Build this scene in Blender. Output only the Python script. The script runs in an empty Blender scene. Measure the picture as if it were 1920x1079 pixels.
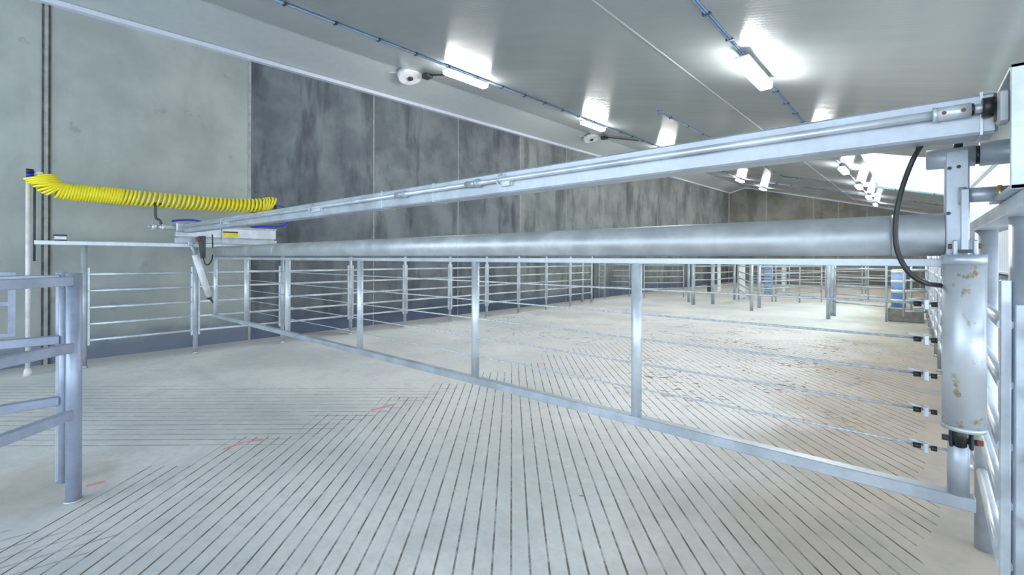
import bpy, bmesh, math, random
from mathutils import Vector, Matrix
random.seed(7)
SC = bpy.context.scene
COL = SC.collection

# ---------------------------------------------------------------- camera
# world frame: y runs along the left wall (away from the camera), x to the right wall, floor z = 0
F_PX, CX, CY, EYE = 853.33, 960.0, 485.5, 1.5
YAW, ROLL = math.atan(751 / F_PX), 0.0031
cam = bpy.data.cameras.new('camera')
cam.sensor_width = 36.0
cam.lens = F_PX / 1920 * 36.0
cam.shift_y = -(539.5 - CY) / 1920
cam.clip_start = 0.02
cam_o = bpy.data.objects.new('camera', cam)
COL.objects.link(cam_o)
cam_o.matrix_world = (Matrix.Translation((0, 0, EYE)) @ Matrix.Rotation(YAW, 4, 'Z')
                      @ Matrix.Rotation(math.pi / 2, 4, 'X') @ Matrix.Rotation(ROLL, 4, 'Z'))
SC.camera = cam_o

# ---------------------------------------------------------------- world, light, exposure
SC.view_settings.view_transform = 'Standard'
SC.view_settings.look = 'None'
SC.view_settings.gamma = 1.0
SC.view_settings.use_curve_mapping = False
SC.view_settings.exposure = 0.98
w = bpy.data.worlds.new('daylight')
SC.world = w
w.use_nodes = True
bg = w.node_tree.nodes['Background']
bg.inputs['Color'].default_value = (0.74, 0.87, 1.0, 1)
bg.inputs['Strength'].default_value = 2.5
LAMP_STRENGTH = 62.0

# ---------------------------------------------------------------- numbers of the place
C_, S_ = math.cos(YAW), math.sin(YAW)
def ray(px, py):
    u, v = px - CX, py - CY
    u2 = u * math.cos(ROLL) + v * math.sin(ROLL)
    v2 = -u * math.sin(ROLL) + v * math.cos(ROLL)
    X, Y = u2 / F_PX, -v2 / F_PX
    return Vector((X * C_ - S_, X * S_ + C_, Y))
E0 = Vector((0, 0, EYE))
def onz(px, py, z=0.0):
    d = ray(px, py); return E0 + d * ((z - EYE) / d.z)
def onx(px, py, x):
    d = ray(px, py); return E0 + d * (x / d.x)
def ony(px, py, y):
    d = ray(px, py); return E0 + d * (y / d.y)
RX, RS, RY = -8.1, 0.26, 0.0252             # ridge x, roof slope, rise along the building
def roof(x, y):
    if x >= RX: return 6.16 - RS * (x - RX) + RY * (y - 32)
    return 6.16 - 0.28 * (RX - x) + RY * (y - 32)
def onroof(px, py, drop=0.0):
    d = ray(px, py); k = 6.16 + RS * RX - RY * 32 - drop
    return E0 + d * ((k - EYE) / (d.z + RS * d.x - RY * d.y))

# ---------------------------------------------------------------- materials
class NT:
    def __init__(s, name):
        s.m = bpy.data.materials.new(name); s.m.use_nodes = True
        s.t = s.m.node_tree; s.b = s.t.nodes['Principled BSDF']
        s.geo = None
    def n(s, typ, **kw):
        nd = s.t.nodes.new(typ)
        for k, v in kw.items(): setattr(nd, k, v)
        return nd
    def put(s, sock, v):
        if isinstance(v, bpy.types.NodeSocket): s.t.links.new(v, sock)
        else: sock.default_value = v
    def math(s, op, a, b=0.0, c=0.0, clamp=False):
        nd = s.n('ShaderNodeMath', operation=op, use_clamp=clamp)
        s.put(nd.inputs[0], a); s.put(nd.inputs[1], b); s.put(nd.inputs[2], c)
        return nd.outputs[0]
    def step(s, x, a, b):      # smooth 0..1 between a and b
        nd = s.n('ShaderNodeMapRange', interpolation_type='SMOOTHSTEP')
        s.put(nd.inputs[0], x); nd.inputs[1].default_value = a; nd.inputs[2].default_value = b
        return nd.outputs[0]
    def pos(s):
        if s.geo is None:
            g = s.n('ShaderNodeNewGeometry'); x = s.n('ShaderNodeSeparateXYZ')
            s.t.links.new(g.outputs['Position'], x.inputs[0]); s.geo = (g.outputs['Position'], x.outputs)
        return s.geo
    def noise(s, scale=1.0, detail=4.0, rough=0.55, stretch=None, obj=False, dist=0.0):
        if obj:
            src = s.n('ShaderNodeTexCoord').outputs['Object']
        else: src = s.pos()[0]
        if stretch:
            mp = s.n('ShaderNodeMapping'); s.put(mp.inputs['Vector'], src); mp.inputs['Scale'].default_value = stretch
            src = mp.outputs[0]
        nd = s.n('ShaderNodeTexNoise'); s.put(nd.inputs['Vector'], src)
        nd.inputs['Scale'].default_value = scale; nd.inputs['Detail'].default_value = detail
        nd.inputs['Roughness'].default_value = rough; nd.inputs['Distortion'].default_value = dist
        return nd.outputs['Fac']
    def mix(s, f, a, b, mode='MIX'):
        nd = s.n('ShaderNodeMix', data_type='RGBA', blend_type=mode)
        s.put(nd.inputs[0], f)
        s.put(nd.inputs[6], (*a, 1) if isinstance(a, tuple) else a)
        s.put(nd.inputs[7], (*b, 1) if isinstance(b, tuple) else b)
        return nd.outputs[2]
    def bump(s, h, strength=0.3, dist=0.02):
        nd = s.n('ShaderNodeBump'); s.put(nd.inputs['Height'], h)
        nd.inputs['Strength'].default_value = strength; nd.inputs['Distance'].default_value = dist
        s.t.links.new(nd.outputs[0], s.b.inputs['Normal'])
    def set(s, color=None, rough=None, metal=None, **kw):
        if color is not None: s.put(s.b.inputs['Base Color'], (*color, 1) if isinstance(color, tuple) else color)
        if rough is not None: s.put(s.b.inputs['Roughness'], rough)
        if metal is not None: s.put(s.b.inputs['Metallic'], metal)
        for k, v in kw.items(): s.put(s.b.inputs[k.replace('_', ' ')], v)
        return s.m

def plain(name, col, rough=0.5, metal=0.0, var=0.12, scale=9.0):
    t = NT(name)
    f = t.step(t.noise(scale), 0.3, 0.7)
    c = t.mix(f, tuple(v * (1 - var) for v in col), tuple(min(1, v * (1 + var)) for v in col))
    return t.set(c, rough, metal)

def galvanised(name, col, rough=0.42, metal=0.42, var=0.20):
    t = NT(name)
    f = t.step(t.noise(5.0, 5), 0.3, 0.7)
    g = t.step(t.noise(38.0, 3), 0.35, 0.7)
    a = t.mix(f, tuple(v * (1 - var) for v in col), tuple(min(1, v * (1 + var * 0.6)) for v in col))
    c = t.mix(t.math('MULTIPLY', g, 0.22), a, tuple(v * 0.72 for v in col))
    r = t.math('MULTIPLY_ADD', f, 0.16, rough - 0.08)
    return t.set(c, r, metal)

M = {}
M['galv'] = galvanised('galvanised_steel', (0.50, 0.55, 0.61))
M['galv_bright'] = galvanised('bright_galvanised_steel', (0.64, 0.69, 0.74), 0.36, 0.4)
M['galv_dull'] = galvanised('dull_galvanised_pipe', (0.54, 0.57, 0.59), 0.42, 0.4)
M['galv_blue'] = galvanised('weathered_galvanised_tube', (0.40, 0.45, 0.57), 0.45, 0.4)
M['cable'] = plain('steel_wire_rope', (0.55, 0.59, 0.63), 0.4, 0.5, 0.2, 60)
M['black'] = plain('black_rubber', (0.018, 0.018, 0.02), 0.4)
M['dark'] = plain('dark_steel', (0.07, 0.075, 0.09), 0.5, 0.4)
M['white'] = plain('white_paint', (0.80, 0.82, 0.84), 0.45)
M['pole_white'] = plain('chalky_white_plastic', (0.74, 0.72, 0.72), 0.6)
M['yellow'] = plain('yellow_polyurethane', (0.90, 0.78, 0.02), 0.35, 0.0, 0.05)
M['label_yellow'] = plain('yellow_label', (0.85, 0.75, 0.03), 0.5)
M['blue'] = plain('blue_air_line', (0.02, 0.03, 0.55), 0.35)
M['brass'] = plain('brass', (0.62, 0.42, 0.10), 0.35, 0.8)
M['red'] = plain('red_marking_paint', (0.85, 0.33, 0.34), 0.8, 0.0, 0.1, 20)
M['rust'] = plain('rusty_bolt', (0.22, 0.07, 0.04), 0.7)
M['conduit'] = plain('blue_grey_conduit', (0.22, 0.29, 0.42), 0.4, 0.3)
M['clip'] = plain('dark_clip', (0.05, 0.06, 0.09), 0.5)
M['blue_paint'] = plain('blue_drum', (0.22, 0.36, 0.72), 0.4)
M['joint'] = plain('joint_sealant', (0.36, 0.38, 0.37), 0.8, 0.0, 0.15)
M['joint_dark'] = plain('stained_joint', (0.10, 0.09, 0.085), 0.85, 0.0, 0.3)
M['trim'] = plain('white_trim', (0.66, 0.70, 0.80), 0.4, 0.0, 0.03)
M['block'] = plain('grey_concrete_block', (0.26, 0.25, 0.23), 0.85, 0.0, 0.2)

def lamp_mat():
    t = NT('lit_diffuser')
    return t.set((1.0, 1.0, 1.0), 0.4, Emission_Color=(1.0, 0.985, 0.955, 1), Emission_Strength=LAMP_STRENGTH)
M['lamp'] = lamp_mat()

def cyl_mat():
    t = NT('galvanised_cylinder_with_rust')
    f = t.step(t.noise(6.0, 5), 0.3, 0.7)
    base = t.mix(f, (0.47, 0.51, 0.56), (0.62, 0.65, 0.68))
    z = t.pos()[1][2]
    rust = t.step(t.noise(24.0, 4, 0.6), 0.55, 0.64)
    rust2 = t.step(t.noise(7.0, 3, 0.6), 0.47, 0.57)
    c = t.mix(t.math('MULTIPLY', t.math('MULTIPLY', rust, rust2), 0.8), base, (0.36, 0.25, 0.13))
    return t.set(c, 0.38, 0.4)
M['cyl'] = cyl_mat()

def concrete_wall(name, a, b, dark, streak=0.6, base_shade_damp=True):
    t = NT(name)
    n1 = t.noise(1.1, 6, 0.6)
    st = t.noise(1.0, 5, 0.6, stretch=(1.7, 1.7, 0.42))
    c = t.mix(t.step(n1, 0.35, 0.65), a, b)
    c = t.mix(t.math('MULTIPLY', t.step(st, 0.48, 0.66), streak), c, dark)
    sp = t.step(t.noise(3.2, 4, 0.6), 0.62, 0.72)
    c = t.mix(t.math('MULTIPLY', sp, 0.35), c, tuple(v * 0.6 for v in dark))
    if base_shade_damp:  # bluish band at the wall foot: fence shadow and damp put into the colour
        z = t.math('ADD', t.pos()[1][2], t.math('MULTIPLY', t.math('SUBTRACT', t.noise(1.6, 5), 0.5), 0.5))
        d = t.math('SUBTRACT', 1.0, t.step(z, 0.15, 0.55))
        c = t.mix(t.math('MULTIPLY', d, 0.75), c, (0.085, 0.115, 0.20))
    fine = t.noise(30.0, 3)
    t.bump(fine, 0.12, 0.01)
    return t.set(c, 0.8, 0.0)
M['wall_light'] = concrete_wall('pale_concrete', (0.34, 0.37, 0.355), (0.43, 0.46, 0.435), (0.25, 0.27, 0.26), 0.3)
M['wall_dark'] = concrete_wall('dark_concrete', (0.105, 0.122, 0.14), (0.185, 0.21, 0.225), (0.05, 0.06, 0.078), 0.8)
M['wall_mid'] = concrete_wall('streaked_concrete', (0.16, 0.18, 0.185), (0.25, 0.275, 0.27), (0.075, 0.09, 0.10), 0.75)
M['wall_end'] = concrete_wall('brown_grey_concrete', (0.20, 0.20, 0.185), (0.29, 0.285, 0.26), (0.10, 0.10, 0.096), 0.5, False)

def ceiling_mat(name, col):
    t = NT(name)
    y = t.pos()[1][1]
    r1 = t.math('SINE', t.math('MULTIPLY', y, 2 * math.pi / 0.33))
    r2 = t.math('SINE', t.math('MULTIPLY', y, 2 * math.pi / 0.062))
    h = t.math('MULTIPLY_ADD', r2, 0.10, t.math('MULTIPLY', r1, 0.30))
    t.bump(h, 0.22, 0.006)
    nz = t.step(t.noise(0.8, 5, 0.6, stretch=(0.6, 1.5, 1)), 0.35, 0.7)
    c = t.mix(nz, tuple(v * 0.93 for v in col), col)
    return t.set(c, 0.17, 0.0, Specular_IOR_Level=0.5)
M['ceiling'] = ceiling_mat('glossy_white_sheeting', (0.40, 0.44, 0.45))
M['ceiling_left'] = plain('matt_white_sheeting', (0.46, 0.50, 0.52), 0.4, 0.0, 0.03)
def cladding():
    t = NT('white_wall_cladding')
    y = t.pos()[1][1]
    r = t.step(t.math('SINE', t.math('MULTIPLY', y, 2 * math.pi / 0.25)), 0.6, 0.9)
    t.bump(r, 0.5, 0.02)
    return t.set(t.mix(r, (0.78, 0.82, 0.90), (0.60, 0.66, 0.78)), 0.4)
M['cladding'] = cladding()
def skylight_mat():
    t = NT('translucent_rooflight')
    y = t.pos()[1][1]
    r = t.step(t.math('SINE', t.math('MULTIPLY', y, 2 * math.pi / 1.0)), -0.4, 0.5)
    tr = t.n('ShaderNodeBsdfTranslucent'); t.put(tr.inputs[0], t.mix(r, (0.30, 0.46, 0.34), (0.48, 0.58, 0.51)))
    em = t.n('ShaderNodeEmission'); t.put(em.inputs[0], t.mix(r, (0.45, 0.95, 0.55), (0.85, 1.0, 0.88))); em.inputs[1].default_value = 0.22
    ad = t.n('ShaderNodeAddShader'); t.put(ad.inputs[0], tr.outputs[0]); t.put(ad.inputs[1], em.outputs[0])
    out = [n for n in t.t.nodes if n.type == 'OUTPUT_MATERIAL'][0]
    t.put(out.inputs[0], ad.outputs[0])
    return t.m
M['skylight'] = skylight_mat()

def floor_mat():
    t = NT('grooved_concrete')
    P, (x, y, z) = t.pos()
    # axes of the groove pattern, 41 degrees off the building
    u = t.math('ADD', t.math('MULTIPLY', x, C_), t.math('MULTIPLY', y, S_))
    v = t.math('ADD', t.math('MULTIPLY', x, -S_), t.math('MULTIPLY', y, C_))
    big = t.noise(0.55, 6, 0.6)
    mid = t.noise(2.2, 6, 0.62)
    c = t.mix(t.step(big, 0.38, 0.60), (0.60, 0.62, 0.615), (0.80, 0.80, 0.785))
    c = t.mix(t.math('MULTIPLY', t.step(mid, 0.45, 0.7), 0.45), c, (0.46, 0.48, 0.49))
    c = t.mix(t.math('MULTIPLY', t.step(t.noise(16.0, 5, 0.7), 0.42, 0.68), 0.22), c, (0.42, 0.43, 0.43))
    c = t.mix(t.math('MULTIPLY', t.step(t.noise(5.5, 4, 0.65), 0.52, 0.66), 0.25), c, (0.84, 0.84, 0.82))
    # paler washed concrete beyond the gate
    pale = t.math('MULTIPLY', t.step(y, 3.5, 6.5), t.step(x, -5.5, -3.0))
    c = t.mix(t.math('MULTIPLY', pale, 0.4), c, (0.66, 0.645, 0.65))
    # soiling beside the right fence
    xs = t.math('ADD', x, t.math('MULTIPLY', t.math('SUBTRACT', t.noise(0.9, 5, 0.6), 0.5), 1.6))
    soil = t.step(xs, -1.5, -0.35)
    c = t.mix(t.math('MULTIPLY', soil, 0.8), c, t.mix(t.step(mid, 0.4, 0.65), (0.36, 0.29, 0.22), (0.25, 0.205, 0.155)))
    # sandy end of the yard
    sand = t.math('MULTIPLY', t.step(y, 17.5, 19.5), 0.4)
    c = t.mix(sand, c, (0.44, 0.36, 0.24))
    # scuffed tracks
    tr = t.noise(0.9, 3, 0.5, dist=2.2)
    line = t.math('SUBTRACT', 1.0, t.step(t.math('ABSOLUTE', t.math('SUBTRACT', tr, 0.5)), 0.004, 0.02))
    trm = t.math('MULTIPLY', t.math('MULTIPLY', t.step(y, 5.0, 6.5), t.math('SUBTRACT', 1.0, t.step(y, 12.0, 14.0))),
                 t.math('MULTIPLY', t.step(t.noise(0.7, 2), 0.42, 0.6), 0.6))
    c = t.mix(t.math('MULTIPLY', line, trm), c, (0.24, 0.25, 0.29))
    # clean strip along the wall
    wall = t.math('SUBTRACT', 1.0, t.step(x, -9.0, -8.3))
    c = t.mix(t.math('MULTIPLY', wall, 0.5), c, (0.40, 0.39, 0.35))
    # droppings
    dm = t.math('MULTIPLY', t.math('MULTIPLY', t.step(y, 4.2, 5.4), t.math('SUBTRACT', 1.0, t.step(y, 9.5, 12.5))),
                t.math('MULTIPLY', t.step(x, -4.0, -2.4), t.math('SUBTRACT', 1.0, t.step(x, -0.9, 0.0))))
    sp = t.math('ADD', t.noise(11.0, 4, 0.6), t.math('MULTIPLY', t.math('SUBTRACT', t.noise(1.3, 3), 0.5), 0.5))
    sp2 = t.math('ADD', t.noise(8.0, 2, 0.5), 0.0)
    dr = t.math('MULTIPLY', t.step(sp, 0.605, 0.645), dm)
    dr2 = t.math('MULTIPLY', t.step(sp2, 0.765, 0.78), 0.8)
    c = t.mix(t.math('MULTIPLY', t.math('MAXIMUM', dr, dr2), 0.85), c, (0.15, 0.085, 0.05))
    # grooves, first set: run along v
    su = 0.0925
    fu = t.math('ABSOLUTE', t.math('SUBTRACT', t.math('FRACT', t.math('DIVIDE', u, su)), 0.5))
    g1 = t.step(fu, 0.5 - 0.075, 0.5 - 0.035)
    uq = t.math('MULTIPLY', t.math('FLOOR', t.math('DIVIDE', u, su * 5)), su * 5)
    far = t.math('MINIMUM', t.math('MULTIPLY_ADD', uq, 1.18, 6.55), 8.5)
    m1 = t.math('MULTIPLY', t.math('LESS_THAN', v, far), t.math('GREATER_THAN', u, -2.62))
    m1 = t.math('MULTIPLY', m1, t.math('LESS_THAN', t.math('MULTIPLY_ADD', t.noise(1.5, 2), 0.5, x), 0.32))
    # second set: runs along u
    sv = 0.112
    fv = t.math('ABSOLUTE', t.math('SUBTRACT', t.math('FRACT', t.math('DIVIDE', t.math('MULTIPLY_ADD', u, -0.02, v), sv)), 0.5))
    g2 = t.step(fv, 0.5 - 0.085, 0.5 - 0.035)
    lim = t.math('MULTIPLY_ADD', v, 0.75, -4.55)
    m2 = t.math('MULTIPLY', t.math('LESS_THAN', v, 5.3), t.math('GREATER_THAN', v, 3.55))
    m2 = t.math('MULTIPLY', m2, t.math('LESS_THAN', u, lim))
    m2 = t.math('MULTIPLY', m2, 0.7)
    # stray cuts in the near left corner
    q = t.math('ADD', t.math('MULTIPLY', u, -0.63), t.math('MULTIPLY', v, 0.777))
    fq = t.math('ABSOLUTE', t.math('SUBTRACT', t.math('FRACT', t.math('DIVIDE', q, 0.105)), 0.5))
    m3 = t.math('MULTIPLY', t.math('LESS_THAN', v, 2.5), t.math('LESS_THAN', t.math('MULTIPLY_ADD', t.noise(3.0, 2), 0.5, u), -1.9))
    g3 = t.math('MULTIPLY', t.step(fq, 0.5 - 0.075, 0.5 - 0.035), t.math('MULTIPLY', m3, 0.55))
    gr = t.math('MAXIMUM', g3, t.math('MAXIMUM', t.math('MULTIPLY', g1, m1), t.math('MULTIPLY', g2, m2)))
    # sandy dirt round the left posts
    dx, dy = t.math('ADD', x, 4.25), t.math('ADD', y, -0.15)
    rad = t.math('SQRT', t.math('ADD', t.math('MULTIPLY', dx, dx), t.math('MULTIPLY', dy, dy)))
    rad = t.math('ADD', rad, t.math('MULTIPLY', t.math('SUBTRACT', t.noise(2.5, 4), 0.5), 0.9))
    c = t.mix(t.math('MULTIPLY', t.math('SUBTRACT', 1.0, t.step(rad, 0.1, 0.75)), 0.5), c, (0.38, 0.32, 0.25))
    worn = t.step(t.noise(5.0, 5, 0.7), 0.36, 0.60)
    gr_c = t.mix(soil, t.mix(t.step(t.noise(5.0, 3), 0.4, 0.6), (0.045, 0.045, 0.045), (0.15, 0.135, 0.115)), (0.06, 0.043, 0.03))
    c = t.mix(t.math('MULTIPLY', gr, t.math('MULTIPLY_ADD', worn, 0.72, 0.28)), c, gr_c)
    # tool marks near the left post
    t.bump(t.math('SUBTRACT', t.math('MULTIPLY', t.noise(18.0, 4), 0.35), gr), 0.35, 0.012)
    r = t.math('MULTIPLY_ADD', t.step(mid, 0.4, 0.7), -0.15, 0.72)
    return t.set(c, r, 0.0)
M['floor'] = floor_mat()

# ---------------------------------------------------------------- mesh helpers
class MB:
    def __init__(s): s.bm = bmesh.new()
    def box(s, c, size, rot=None, bev=0.0, mi=0):
        r = bmesh.ops.create_cube(s.bm, size=1.0)
        vs = r['verts']
        mt = Matrix.Translation(c) @ (rot.to_4x4() if rot is not None else Matrix()) @ Matrix.Diagonal((*size, 1))
        bmesh.ops.transform(s.bm, matrix=mt, verts=vs)
        if bev > 0:
            es = list({e for v in vs for e in v.link_edges})
            bmesh.ops.bevel(s.bm, geom=es, offset=bev, segments=1, affect='EDGES')
        return s
    def bar(s, a, b, wid, hgt, bev=0.0):        # rectangular bar from a to b, hgt is the upright side
        a, b = Vector(a), Vector(b); d = b - a; L = d.length
        q = d.to_track_quat('X', 'Z')
        return s.box((a + b) / 2, (L, wid, hgt), q.to_matrix(), bev)
    def cyl(s, a, b, r, n=16, r2=None):
        a, b = Vector(a), Vector(b); d = b - a
        q = d.to_track_quat('Z', 'Y').to_matrix()
        r2 = r if r2 is None else r2
        A, B = [], []
        for i in range(n):
            t = 2 * math.pi * i / n
            o = Vector((math.cos(t), math.sin(t), 0))
            A.append(s.bm.verts.new(a + q @ (o * r))); B.append(s.bm.verts.new(b + q @ (o * r2)))
        for i in range(n):
            j = (i + 1) % n
            f = s.bm.faces.new((A[i], A[j], B[j], B[i])); f.smooth = True
        s.bm.faces.new(A[::-1]); s.bm.faces.new(B)
        return s
    def tube(s, pts, r, n=8):
        pts = [Vector(p) for p in pts]
        rings = []; up = None
        for i, p in enumerate(pts):
            d = (pts[min(i + 1, len(pts) - 1)] - pts[max(i - 1, 0)]).normalized()
            if up is None: up = Vector((0, 0, 1)) if abs(d.z) < 0.9 else Vector((1, 0, 0))
            sd = d.cross(up).normalized(); up = sd.cross(d).normalized()
            rings.append([s.bm.verts.new(p + (sd * math.cos(2 * math.pi * k / n) + up * math.sin(2 * math.pi * k / n)) * r) for k in range(n)])
        for a, b in zip(rings, rings[1:]):
            for k in range(n):
                f = s.bm.faces.new((a[k], a[(k + 1) % n], b[(k + 1) % n], b[k])); f.smooth = True
        s.bm.faces.new(rings[0][::-1]); s.bm.faces.new(rings[-1])
        return s
    def prism(s, poly, axis, lo, hi):           # polygon in the two other axes, extruded along axis
        def mk(p, h):
            q = list(p); q.insert(axis, h); return s.bm.verts.new(q)
        A = [mk(p, lo) for p in poly]; B = [mk(p, hi) for p in poly]
        n = len(poly)
        for i in range(n): s.bm.faces.new((A[i], A[(i + 1) % n], B[(i + 1) % n], B[i]))
        s.bm.faces.new(A[::-1]); s.bm.faces.new(B)
        return s
    def quad(s, *ps, mi=0):
        f = s.bm.faces.new([s.bm.verts.new(p) for p in ps]); f.material_index = mi
        return s
    def build(s, name, mat, parent=None, origin=None):
        bmesh.ops.recalc_face_normals(s.bm, faces=s.bm.faces)
        me = bpy.data.meshes.new(name)
        org = Vector(parent['_org']) if parent is not None else Vector(origin or (0, 0, 0))
        bmesh.ops.translate(s.bm, vec=-org, verts=s.bm.verts)
        s.bm.to_mesh(me); s.bm.free()
        for m in (mat if isinstance(mat, list) else [mat]): me.materials.append(m)
        o = bpy.data.objects.new(name, me); COL.objects.link(o)
        if parent is not None: o.parent = parent
        if parent is None: o.location = org
        o['_org'] = tuple(org)
        return o

def thing(name, label, cat, loc, group=None):
    o = bpy.data.objects.new(name, None); COL.objects.link(o)
    o.empty_display_size = 0.1
    o.location = loc; o['_org'] = tuple(loc)
    o['label'] = label; o['category'] = cat
    if group: o['group'] = group
    return o
def tag(o, label, cat, group=None):
    o['label'] = label; o['category'] = cat
    if group: o['group'] = group
    return o
def struct(o): o['kind'] = 'structure'; return o

def spline(pts, n=8):
    pts = [Vector(p) for p in pts]; P = [pts[0]] + pts + [pts[-1]]; out = []
    for i in range(1, len(P) - 2):
        for k in range(n):
            t = k / n
            a, b, c, d = P[i - 1], P[i], P[i + 1], P[i + 2]
            out.append(0.5 * ((2 * b) + (c - a) * t + (2 * a - 5 * b + 4 * c - d) * t * t + (3 * b - a - 3 * c + d) * t ** 3))
    out.append(pts[-1]); return out

# ================================================================ THE SETTING
WX, YE, YN, XR = -9.1, 32.0, -7.0, 1.12     # left wall, end wall, near edge, right wall
b = MB(); b.box(((WX + 3.5) / 2 - 0.1, (YE + YN) / 2, -0.1), (3.5 - WX + 0.4, YE - YN + 0.4, 0.2))
floor = struct(b.build('floor', M['floor']))

# left wall: precast panels about 2.5 m wide, joints between them
JY = [-2.1, 0.47, 3.07, 5.62, 8.15, 10.7, 13.2, 15.75, 18.3, 20.8, 23.3, 25.8, 28.4, 32.0]
JY = [YN, -4.6] + JY
b = MB()
for i, (y0, y1) in enumerate(zip(JY, JY[1:])):
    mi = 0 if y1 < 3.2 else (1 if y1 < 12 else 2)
    z0, z1 = roof(WX, y0) + 0.03, roof(WX, y1) + 0.03
    g = 0.006
    b.quad((WX, y0 + g, 0), (WX, y1 - g, 0), (WX, y1 - g, z1), (WX, y0 + g, z0), mi=mi)
b.quad((WX - 0.03, YN, 0), (WX - 0.03, YE, 0), (WX - 0.03, YE, 6.3), (WX - 0.03, YN, 5.5), mi=1)
b.quad((WX - 0.25, YN, 0), (WX - 0.25, YE, 0), (WX - 0.25, YE, 6.3), (WX - 0.25, YN, 5.5), mi=1)
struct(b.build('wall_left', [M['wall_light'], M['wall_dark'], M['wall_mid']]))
k = 1
for i, y in enumerate(JY[3:-1]):
    z = roof(WX, y) + 0.0
    b = MB()
    if i == 0:
        b.box((WX + 0.012, y, z / 2), (0.03, 0.04, z))
        o = b.build('trim_%d' % k, M['joint'])
        MB().box((WX + 0.006, y - 0.032, z / 2), (0.016, 0.024, z)).box((WX + 0.006, y + 0.033, z / 2), (0.014, 0.022, z)).build('stained_edge', M['joint_dark'], o)
    else:
        wd = 0.045 if i == 1 else 0.022
        b.box((WX + 0.004, y, z / 2), (0.014, wd, z))
        o = b.build('trim_%d' % k, M['joint'])
    struct(o); k += 1
# end wall
b = MB()
b.prism([(WX, 0), (3.5, 0), (3.5, roof(3.5, YE) + 0.02), (RX, roof(RX, YE) + 0.02), (WX, roof(WX, YE) + 0.02)], 1, YE, YE + 0.25)
struct(b.build('wall_back', M['wall_end']))
for x in (-6.9, -4.4, -3.2, -1.9, 0.3):
    z = roof(x, YE)
    struct(MB().box((x, YE - 0.004, z / 2), (0.06, 0.014, z)).build('trim_%d' % k, M['joint'])); k += 1
# right wall: concrete base under white sheeting, beyond the fence
Y1 = 5.2
b = MB(); b.box((XR + 0.1, (Y1 + YE) / 2, 0.64), (0.2, YE - Y1, 1.28))
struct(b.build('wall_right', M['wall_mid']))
b = MB(); b.prism([(Y1, 1.28), (YE, 1.28), (YE, roof(XR, YE) + 0.02), (Y1, roof(XR, Y1) + 0.02)], 0, XR + 0.05, XR + 0.12)
struct(b.build('wall_right_upper', M['cladding']))
b = MB(); b.box((XR + 0.03, (Y1 + YE) / 2, 1.295), (0.14, YE - Y1, 0.03))
struct(b.build('trim_%d' % k, M['trim'])); k += 1

# ceiling: long slope with a hole for the rooflight
SX0, SX1, SY0, SY1 = -0.85, 1.10, 12.0, 20.0
b = MB()
xs, ys = [RX, SX0, SX1, 3.6], [YN, SY0, SY1, YE + 0.1]
for i in range(3):
    for j in range(3):
        if i == 1 and j == 1: continue
        q = [(xs[i], ys[j]), (xs[i + 1], ys[j]), (xs[i + 1], ys[j + 1]), (xs[i], ys[j + 1])]
        b.quad(*[(x, y, roof(x, y)) for x, y in q])
bmesh.ops.remove_doubles(b.bm, verts=b.bm.verts, dist=0.001)
r = bmesh.ops.extrude_face_region(b.bm, geom=list(b.bm.faces))
bmesh.ops.translate(b.bm, vec=(0, 0, 0.12), verts=[v for v in r['geom'] if isinstance(v, bmesh.types.BMVert)])
struct(b.build('ceiling', M['ceiling']))
b = MB()
q = [(WX - 0.25, YN), (RX, YN), (RX, YE + 0.1), (WX - 0.25, YE + 0.1)]
b.quad(*[(x, y, roof(x, y)) for x, y in q])
r = bmesh.ops.extrude_face_region(b.bm, geom=list(b.bm.faces))
bmesh.ops.translate(b.bm, vec=(0, 0, 0.12), verts=[v for v in r['geom'] if isinstance(v, bmesh.types.BMVert)])
struct(b.build('ceiling_left', M['ceiling_left']))
b = MB()
q = [(SX0, SY0), (SX1, SY0), (SX1, SY1), (SX0, SY1)]
b.quad(*[(x, y, roof(x, y) + 0.05) for x, y in q])
struct(b.build('window_1', M['skylight']))
# sheet overlap seam along the slope
b = MB(); b.bar((-2.25, YN, roof(-2.25, YN) - 0.002), (-2.25, YE, roof(-2.25, YE) - 0.002), 0.018, 0.006)
struct(b.build('trim_%d' % k, M['ceiling_left'])); k += 1
# eaves trims
def sloped(x, y0, y1, dz, wid, hgt):
    return MB().bar((x, y0, roof(x, y0) + dz), (x, y1, roof(x, y1) + dz), wid, hgt)
struct(sloped(WX + 0.05, YN, YE, -0.03, 0.10, 0.07).build('trim_%d' % k, M['trim'])); k += 1
b = MB()
b.bar((RX, YE - 0.04, roof(RX, YE) - 0.03), (1.1, YE - 0.04, roof(1.1, YE) - 0.03), 0.08, 0.07)
b.bar((WX, YE - 0.04, roof(WX, YE) - 0.03), (RX, YE - 0.04, roof(RX, YE) - 0.03), 0.08, 0.07)
struct(b.build('trim_%d' % k, M['trim'])); k += 1
b = MB(); b.bar((RX, YN, roof(RX, YN) - 0.004), (RX, YE, roof(RX, YE) - 0.004), 0.05, 0.008)
struct(b.build('trim_%d' % k, M['ceiling_left'])); k += 1
# red paint marks on the floor
def mark(pts, wdt):
    b = MB()
    P = [onz(*p, 0.002) for p in pts]
    for a, c in zip(P, P[1:]): b.bar(a, c, wdt, 0.002)
    b.build('paint_mark', M['red'], floor)
mark([(162, 912), (180, 907), (198, 903)], 0.03)
mark([(418, 843), (440, 836), (458, 829)], 0.02); mark([(462, 829), (500, 824)], 0.022)
mark([(697, 770), (718, 764), (742, 758)], 0.03)
mark([(884, 715), (900, 715)], 0.025); mark([(1010, 683), (1026, 681)], 0.02)

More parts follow.
